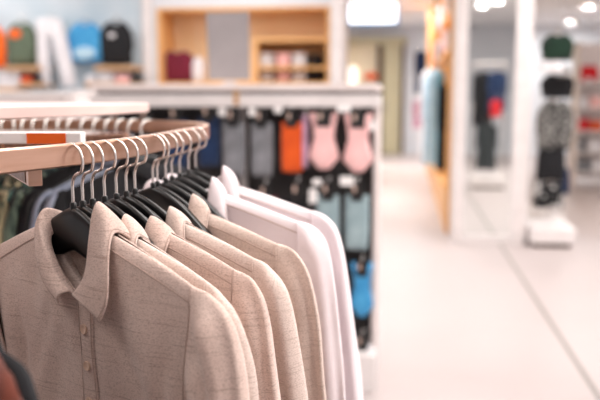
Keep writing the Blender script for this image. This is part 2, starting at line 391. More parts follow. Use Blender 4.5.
# shelves on the mural wall and what lies on them
def wshelf(x0, x1, y, label, t_=4.5, dep=.34):
    Y = YB-dep; a = atY(x0, y+t_, Y); c = atY(x1, y, Y)
    o = MB().box(-(c.x-a.x)/2, (c.x-a.x)/2, 0, dep-.002, 0, c.z-a.z).build('wall_shelf', M['tanwood'], None, False, bevel=.004, loc=((a.x+c.x)/2, Y, a.z))
    return tag(o, label, 'shelf', 'wooden shelves on the mural wall')
wshelf(3, 39, 66, 'tan wooden shelf under the olive green top')
wshelf(94, 134, 65.5, 'tan wooden shelf under the black top')
wshelf(18, 42, 83, 'lower tan wooden shelf left of the white trousers', 3.5)
wshelf(84, 137, 83, 'lower tan wooden shelf beneath the black top', 3.5)
wshelf(-14, 16, 88, 'lowest tan wooden shelf at the left edge', 3.5)
YS = YB-.30
gg = 'folded clothes on the mural wall shelves'
folded(8, 72, 88, 22, M['whitecl'], 'white folded clothes on the lowest shelf at the left edge', 3, YS, gg)
folded(26, 75.5, 83, 11, M['orange'], 'orange and peach folded clothes on the lower shelf near white trousers', 2, YS, gg)
folded(36, 76, 83, 8, M['black'], 'black folded clothes beside the orange pile', 2, YS, gg)
folded(90, 75, 83, 10, M['whitecl'], 'white folded clothes below the sky blue top', 2, YS, gg)
folded(105, 72, 83, 15, M['whitecl'], 'tall white folded pile below the black top', 3, YS, gg)
folded(122, 74, 83, 14, M['pink'], 'pale pink folded clothes below the black top', 2, YS, gg)
folded(133, 74, 83, 6, M['dark'], 'dark folded clothes at the right end of the lower shelf', 2, YS, gg)

# low white display counters in the middle distance
def counter(x0, x1, ytop, d, dep, label, m='white', lines=2):
    a = at(x0, ytop, d); c = at(x1, ytop, d); z = a.z; wd = c.x-a.x; Yc = (a.y+c.y)/2
    t = thing('display_counter', label, 'counter', ((a.x+c.x)/2, Yc+dep/2, 0))
    MB().box(-wd/2, wd/2, -dep/2, dep/2, z-.035, z).build('countertop', M[m], t, False, bevel=.005)
    MB().box(-wd/2+.03, wd/2-.03, -dep/2+.04, dep/2-.02, .1, z-.036).build('carcass', M[m], t, False, bevel=.004)
    MB().box(-wd/2+.06, wd/2-.06, -dep/2+.09, dep/2-.05, 0, .099).build('plinth', M['dark'], t, False)
    for k in range(lines):
        zz = z-.036-(k+.5)*.2
        MB().box(-wd/2+.05, wd/2-.05, -dep/2+.028, -dep/2+.039, zz-.09, zz+.09).build('drawer_front', M['warmwhite'], t, False, bevel=.003)
    return t, z, Yc
ct, cz_, cy_ = counter(-30, 68, 92, 6.3, .6, 'long low white display counter below the mural wall')
def cbox(x0, x1, y0, y1, d, m, label, nm='storage_box', cat='box'):
    a = at(x0, y1, d); c = at(x1, y0, d); wd = c.x-a.x; h = c.z-a.z
    t = thing(nm, label, cat, ((a.x+c.x)/2, (a.y+c.y)/2+.1, a.z))
    MB().box(-wd/2, wd/2, -.1, .1, 0, h*.72).build('box_body', m, t, False, bevel=.006)
    MB().box(-wd/2-.006, wd/2+.006, -.106, .106, h*.72+.001, h).build('lid', m, t, False, bevel=.006)
# (rests on a counter of its own, between the two)
ct2, cz2, cy2 = counter(70, 140, 104, 5.6, .6, 'short white display counter right of the long one', 'warmwhite')
a0 = at(69, 104, 5.7)
cbox(72, 98, 90, 103.6, 5.75, M['white'], 'white lidded box on the short display counter')

# ------------------------------------------------------------------ far end: fitting room doorway, lit sign
DX = lambda px, d: at(px, 150, d)
dF = YF-.02
def fx(px): return atY(px, 95, YF).x
def fz(py): return atY(375, py, YF).z
d1 = thing('fitting_room_front', 'olive framed fitting room doorway with a beige door at the far end', 'doorway', (fx(373), YF, 0))
cx0 = fx(373)
MB().box(fx(342)-cx0, fx(406)-cx0, -.3, -.003, fz(45), fz(38)).build('header', M['olive'], d1, False, bevel=.01)
MB().box(fx(342)-cx0, fx(347)-cx0, -.3, -.003, 0, fz(45)-.002).build('jamb', M['olive'], d1, False, bevel=.01)
MB().box(fx(377)-cx0, fx(383)-cx0, -.26, -.003, 0, fz(45)-.002).build('dark_jamb', M['olivedk'], d1, False, bevel=.01)
MB().box(fx(383)-cx0+.005, fx(400)-cx0, -.2, -.12, .01, fz(45)-.002).build('door', M['olive'], d1, False, bevel=.01)
MB().box(fx(401)-cx0, fx(404)-cx0, -.26, -.003, 0, fz(45)-.002).build('dark_jamb', M['olivedk'], d1, False, bevel=.01)
MB().box(fx(347)-cx0+.01, fx(377)-cx0-.01, -.06, -.003, 0, fz(45)-.002).build('painted_glow_panel', M['cream'], d1, False)  # cream colour stands in for warm light inside the opening
hd = MB().tube([(fx(386)-cx0, -.24, 1.05), (fx(386)-cx0, -.28, 1.05), (fx(386)-cx0, -.28, 1.35), (fx(386)-cx0, -.24, 1.35)], .015, 8).build('handle', M['chrome'], d1)
sc = thing('wall_sconce', 'tall glowing white wall lamp inside the olive doorway', 'lamp', (fx(353), YF-.2, fz(87)))
hh = fz(66)-fz(87)
MB().lathe([(.02, 0), (.09, .03), (.11, .12), (.11, hh-.12), (.09, hh-.03), (.02, hh)]).build('lamp_shade', M['sconce'], sc)
MB().box(-.04, .04, .1, .198, hh*.4, hh*.6).build('bracket', M['chrome'], sc, False)
t = thing('stool', 'orange padded stool by the dark jamb of the fitting room', 'stool', (fx(371), YF-.55, 0))
zt_ = atY(371, 73, YF-.55).z
MB().lathe([(.05, zt_-.16), (.16, zt_-.15), (.17, zt_-.05), (.14, zt_), (.02, zt_+.01)]).build('seat', M['orange'], t)
MB().lathe([(.14, 0), (.14, .03), (.03, .06), (.03, zt_-.165)]).build('pedestal', M['chrome'], t)
sg = thing('illuminated_sign', 'blank white illuminated sign box with a pale blue edge above the corridor', 'sign', at(373, 10, 15.5))
sa = at(347, 25, 15.5); sb = at(399, -2, 15.5); ww = (sb-sa).x/2; zz = (sb.z-sa.z)
sg.location = ((sa.x+sb.x)/2, (sa.y+sb.y)/2, sa.z)
MB().box(-ww, ww, .0, .14, 0, zz).build('housing', M['signblue'], sg, False, bevel=.01)
MB().box(-ww+.05, ww-.05, -.012, -.001, .05, zz-.05).build('screen', M['screen'], sg, False)
for q in (-.7, .7): MB().tube([(q*ww, .07, zz), (q*ww, .07, CEIL-sa.z-.001)], .012, 8).build('hanging_rod', M['chrome'], sg)
# ceiling spots (visible ones), plus panel fixtures
for x, y, r, pw, lb in SPOTS:
    t = thing('ceiling_spotlight', lb, 'spotlight', (x, y, CEIL), group='round ceiling spotlights')
    MB().lathe([(r*1.02, -.045), (r*1.3, -.075), (r*1.36, -.06), (r*1.3, -.001)], n=24).build('ring', M['white'], t)
    MB().lathe([(.01, -.054), (r*.98, -.054), (r, -.046)], n=24).build('lens', M['lamp'], t)

# ------------------------------------------------------------------ mirror column
YM = 8.2
xm0, xm1 = atY(453, 200, YM).x, atY(527, 200, YM).x
mc = thing('mirror_column', 'tall white column with a full-length mirror beside the aisle', 'column', ((xm0+xm1)/2, YM, 0))
hw = (xm1-xm0)/2
ml, mr_ = atY(464, 200, YM).x-(xm0+xm1)/2, atY(511, 200, YM).x-(xm0+xm1)/2
mz = atY(490, 236, YM).z
MB().box(-hw, hw, .05, .55, 0, CEIL-.002).build('core', M['white'], mc, False)
f = MB().box(-hw, ml, 0, .049, 0, CEIL-.002).box(mr_, hw, 0, .049, 0, CEIL-.002).box(ml, mr_, 0, .049, 0, mz)
f.build('frame', M['white'], mc, False, bevel=.004)
MB().box(ml+.001, mr_-.001, .03, .045, mz+.001, CEIL-.01).build('mirror', M['mirror'], mc, False)
g1 = MB().box(-hw+.05, -hw+.06, -.006, -.001, .05, CEIL-.05).box(hw-.07, hw-.06, -.006, -.001, .05, CEIL-.05); g1.build('edge_strip', M['warmwhite'], mc, False)

# ------------------------------------------------------------------ wooden wall bay along the aisle
xb = atY(445.5, 200, 8.8).x
bay = thing('wall_bay', 'honey wood wardrobe bay running along the right side of the aisle', 'shelving', (xb, 8.8, 0))
L0, L1 = .02, 7.6
MB().box(0, .5, L0-.06, L0, 0, CEIL-.002).build('end_panel', M['wood'], bay, False, bevel=.004)
MB().box(.46, .5, L0+.001, L1, 0, CEIL-.002).build('back_panel', M['woodpale'], bay, False)
MB().box(0, .5, L1+.001, L1+.06, 0, CEIL-.002).build('end_panel', M['wood'], bay, False, bevel=.004)
MB().box(.0, .459, L0+.001, L1-.001, 0, .42).build('base_cabinet', M['wood'], bay, False, bevel=.004)
for k, y in enumerate((2.4, 5.0)): MB().box(.02, .459, y, y+.04, .421, CEIL-.002).build('upright', M['wood'], bay, False)
for z in (2.0, 2.45, 2.9):
    for a_, b_ in ((L0+.001, 2.399), (2.441, 4.999), (5.041, L1-.001)):
        MB().box(.03, .459, a_, b_, z, z+.03).build('shelf', M['wood'], bay, False)
for k, y in enumerate((.6, 3.0, 5.6)):
    MB().tube([(.459, y, 1.86), (-.12, y, 1.86), (-.14, y, 1.88)], .012, 8).build('hang_arm', M['chrome'], bay)
def side_garment(X, Y, ztop, zbot, wdt, m, label, name='dress', cat='garment', thick=.05, rz=PI/2, group='garments hung on the wooden bay'):
    t = thing(name, label, cat, (X, Y, zbot), rz, group)
    h = ztop-zbot; a = wdt/2; mb = MB(); rings = []
    for k in range(17):
        v = k/16; z = h*(1-v)
        ws = a*(.22+.78*smst(0, .09, v))*(1-.1*smst(.1, .4, v)+.18*smst(.4, 1, v)); th = thick*(.3+.7*smst(0, .12, v))
        rings.append([(math.cos(q)*ws, math.sin(q)*th*(1+.35*math.sin(5*q+2*v)), z) for q in [i*2*PI/28 for i in range(28)]])
    mb.loft(rings).build('body', m, t)
    for s in (-1, 1):
        rg = []
        for k in range(9):
            v = k/8; z = h*(.95-.5*v); x = s*(a*(.92+.16*v))
            rg.append([(x+math.cos(q)*a*.17*(.7+.3*math.sin(PI*min(1, v+.3))), math.sin(q)*thick*.7+.0, z) for q in [i*2*PI/12 for i in range(12)]])
        MB().loft(rg).build('sleeve', m, t)
    MB().tube([(0, 0, h), (0, 0, h+.05), (.02, 0, h+.075), (0, 0, h+.095), (-.02, 0, h+.075)], .003, 6).build('hanger_hook', M['chrome'], t)
    return t
XH = lambda px, Y: atY(px, 100, Y).x
for (px, Y, y0, y1, m_, lab) in (
    (420, 14.6, 50, 94, 'navy', 'navy blue jacket sticking out into the aisle at the far end'),
    (419, 14.0, 100, 128, 'lilac', 'pinkish short top below the navy jacket'),
    (428, 12.2, 68, 158, 'whitecl', 'long white garment behind the pale blue ones'),
    (431, 11.6, 70, 164, 'paleblue', 'long pale blue garment in the middle of the bay'),
    (436, 11.2, 68, 164, 'paleblue', 'long pale blue dress nearer than the other pale blue one'),
    (440, 10.6, 70, 168, 'teal', 'long teal blue garment beside the pale blue dress'),
    (442.5, 9.7, 82, 170, 'black', 'long black garment nearest the mirror column')):
    zt, zb = atY(px, y0, Y).z, atY(px, y1, Y).z
    side_garment(XH(px, Y), Y, zt, max(zb, .45), .10 if m_ in ('black', 'teal') else .2, M[m_], lab, thick=.045, rz=0)
def bay_item(Y, z, n, m, label):
    t = thing('folded_clothes', label, 'folded clothes', (xb+.15, Y, z+.031), group='folded clothes on the wooden bay')
    for k in range(n): MB().box(-.14, .14, -.2, .2, .07*k+.002, .07*k+.068).build('folded_garment', m, t, bevel=.02)
bay_item(9.8, 2.0, 3, M['whitecl'], 'white folded clothes on the lowest bay shelf nearest the mirror')
bay_item(10.5, 2.0, 4, M['pink'], 'pale pink folded clothes on the lowest bay shelf')
bay_item(12.2, 2.0, 3, M['navy'], 'navy folded clothes on the lowest bay shelf')
bay_item(12.9, 2.0, 4, M['whitecl'], 'white folded clothes right behind the navy pile')
bay_item(14.4, 2.0, 3, M['orange'], 'orange folded clothes on the lowest bay shelf, far end')
bay_item(10.0, 2.45, 4, M['whitecl'], 'white folded clothes on the middle bay shelf near the mirror')
bay_item(11.4+.5, 2.45, 4, M['paleblue'], 'pale blue folded clothes on the middle bay shelf')
bay_item(12.9, 2.45, 3, M['lilac'], 'lilac folded clothes on the middle bay shelf')

# ------------------------------------------------------------------ platform and display tower right of the mirror
yp0, yp1 = 8.0, 9.9
xp0, xp1 = xm1+.02, atY(577, 230, yp0).x
pl = thing('display_platform', 'low white platform on the floor right of the mirror column', 'platform', ((xp0+xp1)/2, yp0, 0))
ph = atY(550, 229, yp0).z
hw2 = (xp1-xp0)/2
MB().box(-hw2, hw2, 0, yp1-yp0, .045, ph).build('deck', M['white'], pl, False, bevel=.01)
MB().box(-hw2+.04, hw2-.05, .05, yp1-yp0-.05, 0, .044).build('shadow_line_plinth', M['olivedk'], pl, False)  # dark brown colour puts a shadow line under the deck
TX, TY = atY(554, 150, 8.75).x, 8.75
tw = thing('display_tower', 'white metal display stand with garment arms on the low platform', 'display stand', (TX, TY+.14, ph+.001))
def tz(py): return atY(554, py, TY).z-ph
MB().tube([(-.0, .0, 0.02), (0, 0, tz(30))], .02, 10).build('post', M['white'], tw)
MB().lathe([(.16, 0), (.16, .015), (.03, .02)], n=28).build('base_plate', M['white'], tw)
for py in (34, 74, 98, 148, 183):
    MB().tube([(0, 0, tz(py)+.02), (0, -.14, tz(py)+.02), (0, -.16, tz(py)+.035)], .007, 6).build('hang_arm', M['chrome'], tw)
def tower_item(x0, x1, y0, y1, m, label, nm, cat, sh=tee_outline, dy=0):
    Y = TY+dy; a = atY(x0-1, y1, Y); c = atY(x1+2, y0, Y); wd = c.x-a.x; h = c.z-a.z
    t = thing(nm, label, cat, ((a.x+c.x)/2, Y, a.z), group='garments on the display stand')
    MB().puff(sh(wd, h), .06).build('body', m, t)
    MB().tube([(0, 0, h*.9), (0, .0, h+.02), (0, .03, h+.03)], .004, 6).build('hanger_hook', M['chrome'], t)
    return t
def pants_outline(wd, h):
    a = wd/2; return [(-.95*a, 0), (-.5*a, -.01*h), (-.1*a, 0), (0, .05*h), (.1*a, 0), (.5*a, -.01*h), (.95*a, 0), (.92*a, .3*h), (.88*a, .7*h), (.8*a, 1*h), (0, .98*h), (-.8*a, 1*h), (-.88*a, .7*h), (-.92*a, .3*h)]
tower_item(541, 573, 33, 61, M['green'], 'dark green top highest on the display stand', 'blouse', 'top')
tower_item(541, 573, 73, 98, M['black'], 'black top in the middle of the display stand', 'blouse', 'top')
tower_item(536, 573, 99, 149, M['pattern'], 'grey and black patterned top on the display stand', 'blouse', 'top')
tower_item(535, 566, 149, 181, M['black'], 'black shorts below the patterned top', 'shorts', 'shorts', pants_outline)
tower_item(532, 563, 182, 208, M['dotted'], 'black and white floral skirt lowest on the display stand', 'skirt', 'skirt', pants_outline)
tower_item(562, 568, 168, 194, M['navy'], 'thin blue scarf at the right of the black shorts', 'scarf', 'scarf', pants_outline, .03)
def hat(px, py, m, label, r=.085, dy=0):
    p = atY(px, py, TY+dy)
    t = thing('hat', label, 'hat', (p.x, p.y, p.z), group='white hats on the display stand')
    MB().lathe([(r*1.25, -.02), (r*1.28, -.012), (r*.8, 0), (r*.75, .05), (r*.55, .085), (.01, .092)], n=24).build('crown', m, t)
    MB().lathe([(r*.82, .002), (r*.84, .01), (r*.80, .02)], n=24).build('hat_band', M['warmwhite'], t)
hat(545, 70, M['whitecl'], 'left white hat under the dark green top', .08, -.18); hat(556, 70, M['whitecl'], 'right white hat under the dark green top', .08, -.22)
hat(566, 75, M['pattern'], 'small patterned grey hat right of the white hats', .06, -.16)
# far right shelving
YG = 13.6
ga, gb = atY(574, 176, YG).x, atY(640, 176, YG).x
sh = thing('wall_shelving', 'grey and white shelving unit at the right edge of the far hall', 'shelving', ((ga+gb)/2, YG, 0))
hw3 = (gb-ga)/2
MB().box(-hw3, -hw3+.03, 0, .5, 0, 2.35).build('side_panel', M['white'], sh, False); MB().box(hw3-.03, hw3, 0, .5, 0, 2.35).build('side_panel', M['white'], sh, False)
MB().box(-hw3+.031, hw3-.031, .46, .5, .1, 2.35).build('back_panel', M['warmwhite'], sh, False)
for py in (172, 152, 131, 108, 83):
    z = atY(590, py, YG).z
    MB().box(-hw3+.031, hw3-.031, 0, .459, z-.03, z).build('shelf', M['white'], sh, False)
def fold_far(px, py0, py1, w_, m, lab): folded(px, py0, py1, w_, M[m], lab, 3, YG+.04, 'folded clothes on the far shelving')
fold_far(583, 119, 130.5, 13, 'red', 'red folded clothes on the far right shelving, left pile')
fold_far(597, 121, 130.5, 12, 'orange', 'orange folded clothes right of the red pile on the far shelving')
fold_far(583, 98, 107.5, 12, 'whitecl', 'white folded clothes on the far shelving above the red pile')
fold_far(597, 96, 107.5, 13, 'pink', 'pink folded clothes on the far shelving above the orange pile')
fold_far(581, 140, 151.5, 10, 'grey', 'grey folded clothes on the far shelving below the red pile')
fold_far(595, 141, 151.5, 14, 'whitecl', 'white folded clothes on the far shelving below the orange pile')
fold_far(584, 160, 171.5, 14, 'grey', 'grey folded clothes on the lowest far shelf, left')
fold_far(599, 160, 171.5, 13, 'whitecl', 'white folded clothes on the lowest far shelf, right')
a = atY(578, 82, YG+.1); c = atY(600, 65, YG+.1)
t = thing('blouse', 'bright red top displayed upright on the far right shelving', 'top', ((a.x+c.x)/2, YG+.15, a.z+.01))
MB().puff(tee_outline(c.x-a.x, c.z-a.z), .06).build('body', M['red'], t)
MB().puff(tee_outline((c.x-a.x)*.3, .06), .012, -.062).build('print', M['whitecl'], t)
MB().lathe([(.1, -.009), (.1, 0), (.012, .005), (.012, .1)], n=16).build('stand', M['chrome'], t)

# garment stand that the mirror reflects (stands to the right of the photograph's frame)
rk = thing('garment_stand', 'white garment stand with a low base, reflected in the tall mirror', 'garment rack', (1.37, 3.2, 0))
MB().box(-.28, .28, -.25, .25, .04, .2).build('base', M['white'], rk, False, bevel=.01); MB().box(-.24, .24, -.21, .21, 0, .039).build('plinth', M['olivedk'], rk, False)
for s in (-1, 1): MB().tube([(s*.25, 0, .201), (s*.25, 0, 2.0)], .014, 8).build('post', M['chrome'], rk)
MB().tube([(-.25, 0, 2.0), (.25, 0, 2.0)], .014, 8).build('hanging_rail', M['chrome'], rk)
side_garment(1.27, 3.2, 1.87, 1.0, .3, M['black'], 'black jacket on the garment stand reflected in the mirror', 'jacket', 'jacket', .06, 0, None)
side_garment(1.48, 3.28, 1.87, 1.25, .28, M['navy'], 'navy top beside the black jacket, reflected in the mirror', 'blouse', 'top', .05, 0, None)
side_garment(1.34, 3.28, 1.05, .3, .3, M['charcoal'], 'charcoal long skirt low on the garment stand reflected in the mirror', 'skirt', 'skirt', .06, 0, None)
side_garment(1.46, 3.4, 1.42, 1.15, .16, M['red'], 'small red top reflected in the mirror', 'blouse', 'top', .04, 0, None)

# ------------------------------------------------------------------ sock and underwear gondola
YG1 = 4.02
gx0, gx1 = atY(93, 95, YG1).x, atY(380, 95, YG1).x
gd = thing('gondola', 'long white gondola with dark backing hung with packs of hosiery', 'display rack', ((gx0+gx1)/2, YG1, 0))
gw = (gx1-gx0)/2; gcx = (gx0+gx1)/2
def gz(py, px=300, Y=YG1): return atY(px, py, Y).z
def gxx(px, Y=YG1): return atY(px, 120, Y).x-gcx
MB().box(-gw, gw, -.04, .42, gz(91), gz(84)).build('top_shelf', M['warmwhite'], gd, False, bevel=.004)
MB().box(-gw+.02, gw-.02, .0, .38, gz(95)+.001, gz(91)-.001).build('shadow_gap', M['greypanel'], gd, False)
MB().box(-gw, gw, -.05, .40, gz(107), gz(95)).build('header', M['white'], gd, False, bevel=.004)
MB().box(-gw+.03, gw-.03, .17, .2, .2, gz(107)-.001).build('backing', M['dark'], gd, False)
for px in (96, 238, 375):
    MB().box(gxx(px)-.014, gxx(px)+.014, .12, .169, .2, gz(107)-.001).build('upright', M['white'], gd, False)
MB().box(gw-.025, gw, .0, .38, .2, gz(107)-.001).build('end_frame', M['warmwhite'], gd, False, bevel=.004)
MB().box(-gw, -gw+.025, .0, .38, .2, gz(107)-.001).build('end_frame', M['warmwhite'], gd, False, bevel=.004)
MB().box(-gw, gw, -.12, .4, 0, .199).build('base_deck', M['white'], gd, False, bevel=.006)
MB().box(gxx(236), gxx(241), -.056, -.0505, gz(105), gz(90)).build('joint_strip', M['tanwood'], gd, False)
for k, z in enumerate((gz(122), gz(150), gz(176), gz(205), gz(235), gz(262), gz(300), gz(330))):
    MB().box(-gw+.06, gw-.06, .162, .1695, z-.004, z+.004).build('slat_groove', M['card'], gd, False)

def body_outline(wd, h):
    a = wd/2
    return [(-.35*a, -.0), (0, -.01*h), (.35*a, 0), (.8*a, .14*h), (1*a, .2*h), (.88*a, .35*h), (.66*a, .55*h), (.74*a, .75*h), (.95*a, .98*h), (.6*a, 1*h), (.42*a, .86*h), (.0, .84*h),
            (-.42*a, .86*h), (-.6*a, 1*h), (-.95*a, .98*h), (-.74*a, .75*h), (-.66*a, .55*h), (-.88*a, .35*h), (-1*a, .2*h), (-.8*a, .14*h)]
def pack_outline(wd, h):
    a = wd/2
    return [(-.85*a, 0), (0, -.01*h), (.85*a, 0), (.95*a, .3*h), (.95*a, .7*h), (.9*a, 1*h), (.4*a, .98*h), (-.4*a, .98*h), (-.9*a, 1*h), (-.95*a, .7*h), (-.95*a, .3*h)]
def pack(px, y0, y1, w_, m, label, nm='tights_pack', cat='tights', ol=pack_outline, Y=YG1-.02, T=.022, card=True, cw=.45, tagw=False):
    a = atY(px-w_/2, y1, Y); c = atY(px+w_/2, y0, Y); wd = c.x-a.x; h = c.z-a.z
    t = thing(nm, label, cat, ((a.x+c.x)/2, Y, a.z), group='hosiery packs hung on the gondola')
    hb = h*.84 if card else h
    MB().puff(ol(wd, hb if ol is pack_outline else h), T).build('garment', m, t)
    cz0 = hb*.93
    if card:
        MB().box(-wd*cw/2*1.05, wd*cw/2*1.05, -T-.006, -T-.002, h*.75, h*1.04).build('header_card', M['card'], t, False, bevel=.002)
        MB().puff([(-wd*.10+wd*.07*math.cos(q*PI/6), h*.93+h*.06*math.sin(q*PI/6)) for q in range(12)], .002, -T-.0085).build('card_print', M['cardpic'], t)
    MB().tube([(0, 0, h*.97), (0, 0, h*1.06), (.01, 0, h*1.09), (0, 0, h*1.11)], .003, 6).build('pack_hook', M['tagw'], t)
    MB().tube([(0, -.03, h*1.085), (0, YG1+.168-Y, h*1.08)], .003, 6).build('peg', M['chrome'], t)
    return t
pack(120, 110, 170, 26, M['navy'], 'navy pack at the left end of the gondola top row')
pack(148, 110, 170, 24, M['black'], 'black pack second from left in the gondola top row')
pack(177, 109, 168, 22, M['navy'], 'navy pack just left of the chrome hooks')
pack(209, 107, 166, 22, M['navy'], 'dark navy blue pack left of the two grey ones')
pack(234, 110, 176, 23, M['grey'], 'left grey pack in the gondola top row', cat='socks', nm='sock_pack')
pack(262, 111, 176, 23, M['grey'], 'right grey pack beside the orange one', cat='socks', nm='sock_pack')
pack(292, 112, 172, 23, M['orange'], 'bright orange pack in the gondola top row')
pack(305, 114, 168, 6, M['lilac'], 'narrow lilac pack squeezed right of the orange one', card=False)
pack(324, 112, 169, 31, M['pink'], 'left pink bodysuit on a black card', 'bodysuit_pack', 'bodysuit', body_outline)
pack(358, 113, 172, 31, M['pink'], 'right pink bodysuit at the gondola end', 'bodysuit_pack', 'bodysuit', body_outline)
pack(232, 186, 250, 24, M['charcoal'], 'charcoal pack below the left grey socks')
pack(266, 186, 250, 24, M['maroon'], 'dark red pack below the right grey socks')
pack(298, 184, 250, 24, M['black'], 'black pack in the middle row left of the blue-grey ones')
pack(328, 184, 247, 25, M['sage'], 'left blue-grey pack in the middle row')
pack(357, 184, 249, 26, M['sage'], 'right blue-grey pack at the gondola end')
pack(300, 262, 318, 24, M['black'], 'black pack in the lower row behind the white shirts')
pack(333, 262, 318, 24, M['paleblue'], 'pale blue pack in the lower row behind the white shirts')
pack(362, 262, 316, 24, M['sky'], 'sky blue bodysuit in the lower row with a lilac hem', 'bodysuit_pack', 'bodysuit', body_outline)
pack(336, 336, 390, 24, M['grey'], 'grey pack in the bottom row, left'); pack(362, 336, 388, 24, M['whitecl'], 'white pack in the bottom row at the gondola end')
def gtag(px, py, w_, h_, label, Y=YG1-.1):
    a = atY(px-w_/2, py+h_/2, Y); c = atY(px+w_/2, py-h_/2, Y)
    t = thing('price_tag', label, 'price tag', ((a.x+c.x)/2, Y, a.z), group='white price tags on the gondola')
    MB().box(-(c.x-a.x)/2, (c.x-a.x)/2, 0, .004, 0, c.z-a.z).build('tag_card', M['tagw'], t, False, bevel=.001)
    MB().tube([(0, .005, (c.z-a.z)*.8), (0, YG1+.168-Y, (c.z-a.z)*.8)], .003, 6).build('tag_arm', M['chrome'], t)
gtag(344, 108, 14, 8, 'white price tag between the two pink bodysuits'); gtag(347, 181, 14, 9, 'white price tag between the two blue-grey packs')
gtag(317, 182, 9, 6, 'small white price tag above the left blue-grey pack'); gtag(278, 110, 8, 6, 'small white price tag left of the orange pack')
gtag(373, 126, 6, 9, 'white price tag at the gondola end by the right pink bodysuit'); gtag(313, 196, 8, 14, 'white tag left of the blue-grey packs')
gtag(222, 112, 7, 8, 'white price tag between the navy pack and the grey socks'); gtag(252, 112, 7, 8, 'white price tag between the two grey sock packs')
# grey sign panel on the gondola
Yp = YG1+.12
pa = [atY(206, 12.5, Yp), atY(249, 11.5, Yp), atY(250, 80, Yp), atY(209, 80, Yp)]
zt0 = gz(84)+.001
gp = thing('display_sign', 'plain grey card sign standing on top of the white gondola', 'sign', ((pa[2].x+pa[3].x)/2, Yp, zt0))
mb = MB(); r0 = [(p.x-gp.location.x, -.004, p.z-zt0) for p in pa]; r1 = [(x, .004, z) for x, y, z in r0]; mb.loft([r0, r1]); mb.build('panel', M['greypanel'], gp, False)
MB().box(-.05, .05, -.025, .025, 0, .004).box(-.03, .03, -.007, -.0045, .004, .016).box(-.03, .03, .0045, .007, .004, .016).build('clip_base', M['white'], gp, False)

# ------------------------------------------------------------------ the round-cornered rail rack in front
ZR = 1.436; RH = .030; RT = .012     # rail top, height, thickness
KN = [(-.202, 1.73), (-.25, 1.9), (-.37, 2.03), (-.56, 2.12), (-.80, 2.13), (-1.08, 2.02), (-1.32, 1.82), (-1.44, 1.52), (-1.40, 1.18), (-1.22, .88), (-.94, .72), (-.64, .70), (-.45, .81), (-.355, .955), (-.262, 1.19), (-.22, 1.5)]
def rail_pt(t): v = cr_spline([(x, y, 0) for x, y in KN], t, True); return v
rack = thing('rail_rack', 'warm steel rail rack with rounded corners under a blush tabletop', 'clothes rack', W(-.8, 1.4, 0))
RO = rack.location.copy()
N = 160; ring = []
for i in range(N):
    p = rail_pt(i/N); q = rail_pt((i+.5)/N)-rail_pt((i-.5)/N); t_ = q.normalized(); nrm = Vector((t_.y, -t_.x, 0))
    sec = []
    for s, z in ((-1, ZR-RH+.002), (-1, ZR-.002), (-.75, ZR), (.75, ZR), (1, ZR-.002), (1, ZR-RH+.002), (.75, ZR-RH), (-.75, ZR-RH)):
        u = p+nrm*s*RT/2; sec.append(W(u.x, u.y, z)-RO)
    ring.append(sec)
MB().loft(ring, loop=True).build('hanging_rail', M['rail'], rack, angle=35)
# board above
ctr = Vector((-.86, 1.42, 0))
br = []
BK = [(-.40, 1.62), (-.37, 1.85), (-.37, 1.97), (-.42, 2.02), (-.6, 2.03), (-.85, 2.03), (-1.08, 1.96), (-1.26, 1.78), (-1.35, 1.52), (-1.32, 1.22), (-1.17, .97), (-.96, .86), (-.74, .93), (-.62, 1.1), (-.54, 1.3), (-.46, 1.46)]
top = [cr_spline([(x, y, 0) for x, y in BK], i/96, True) for i in range(96)]
zb0, zb1 = 1.4580, 1.480
lay = []
for sc, z in ((.0005, zb0), (.98, zb0), (1, zb0+.002), (1, zb1-.002), (.995, zb1), (.0005, zb1)):
    lay.append([W(ctr.x+(p.x-ctr.x)*sc, ctr.y+(p.y-ctr.y)*sc, z)-RO for p in top])
MB().loft(lay).build('tabletop', M['board'], rack, angle=40)
# frame: centre post, arms with mesh faces, base
MB().tube([W(-.86, 1.42, .03)-RO, W(-.86, 1.42, zb0-.001)-RO], .035, 16).build('post', M['rail'], rack)
MB().lathe([(.34, 0), (.34, .018), (.06, .03)], W(-.86, 1.42, 0)-RO, 40).build('base_plate', M['rail'], rack)
def arm(p0, p1, z0, z1, wdt, end=True):
    a = W(p0[0], p0[1], 0); c = W(p1[0], p1[1], 0); d_ = (c-a); L_ = d_.length; an = math.atan2(d_.y, d_.x)
    T = Matrix.Translation(a-RO) @ Matrix.Rotation(an, 4, 'Z')
    o = MB().box(0, L_, -wdt/2, wdt/2, z0, z1, T).build('support_arm', M['rail'], rack, False, bevel=.0015)
    mb = MB()
    MB().box(.03, L_-.02, wdt/2, wdt/2+.001, z0+.003, z1-.003, T).build('mesh_face', M['mesh'], o, False)
    MB().box(.03, L_-.02, -wdt/2-.001, -wdt/2, z0+.003, z1-.003, T).build('mesh_face', M['mesh'], o, False)
arm((-.617, 1.56), (-.349, 1.05), ZR-RH-.026, ZR-RH-.001, .018)
arm((-.86, 1.42), (-.60, 1.56), ZR-RH-.026, ZR-RH-.001, .018)
arm((-.86, 1.42), (-.44, 2.04), ZR-RH-.027, ZR-RH-.001, .018)
arm((-.86, 1.42), (-1.345, 1.85), ZR-RH-.027, ZR-RH-.001, .018)
arm((-.86, 1.42), (-1.17, .84), ZR-RH-.027, ZR-RH-.001, .018)
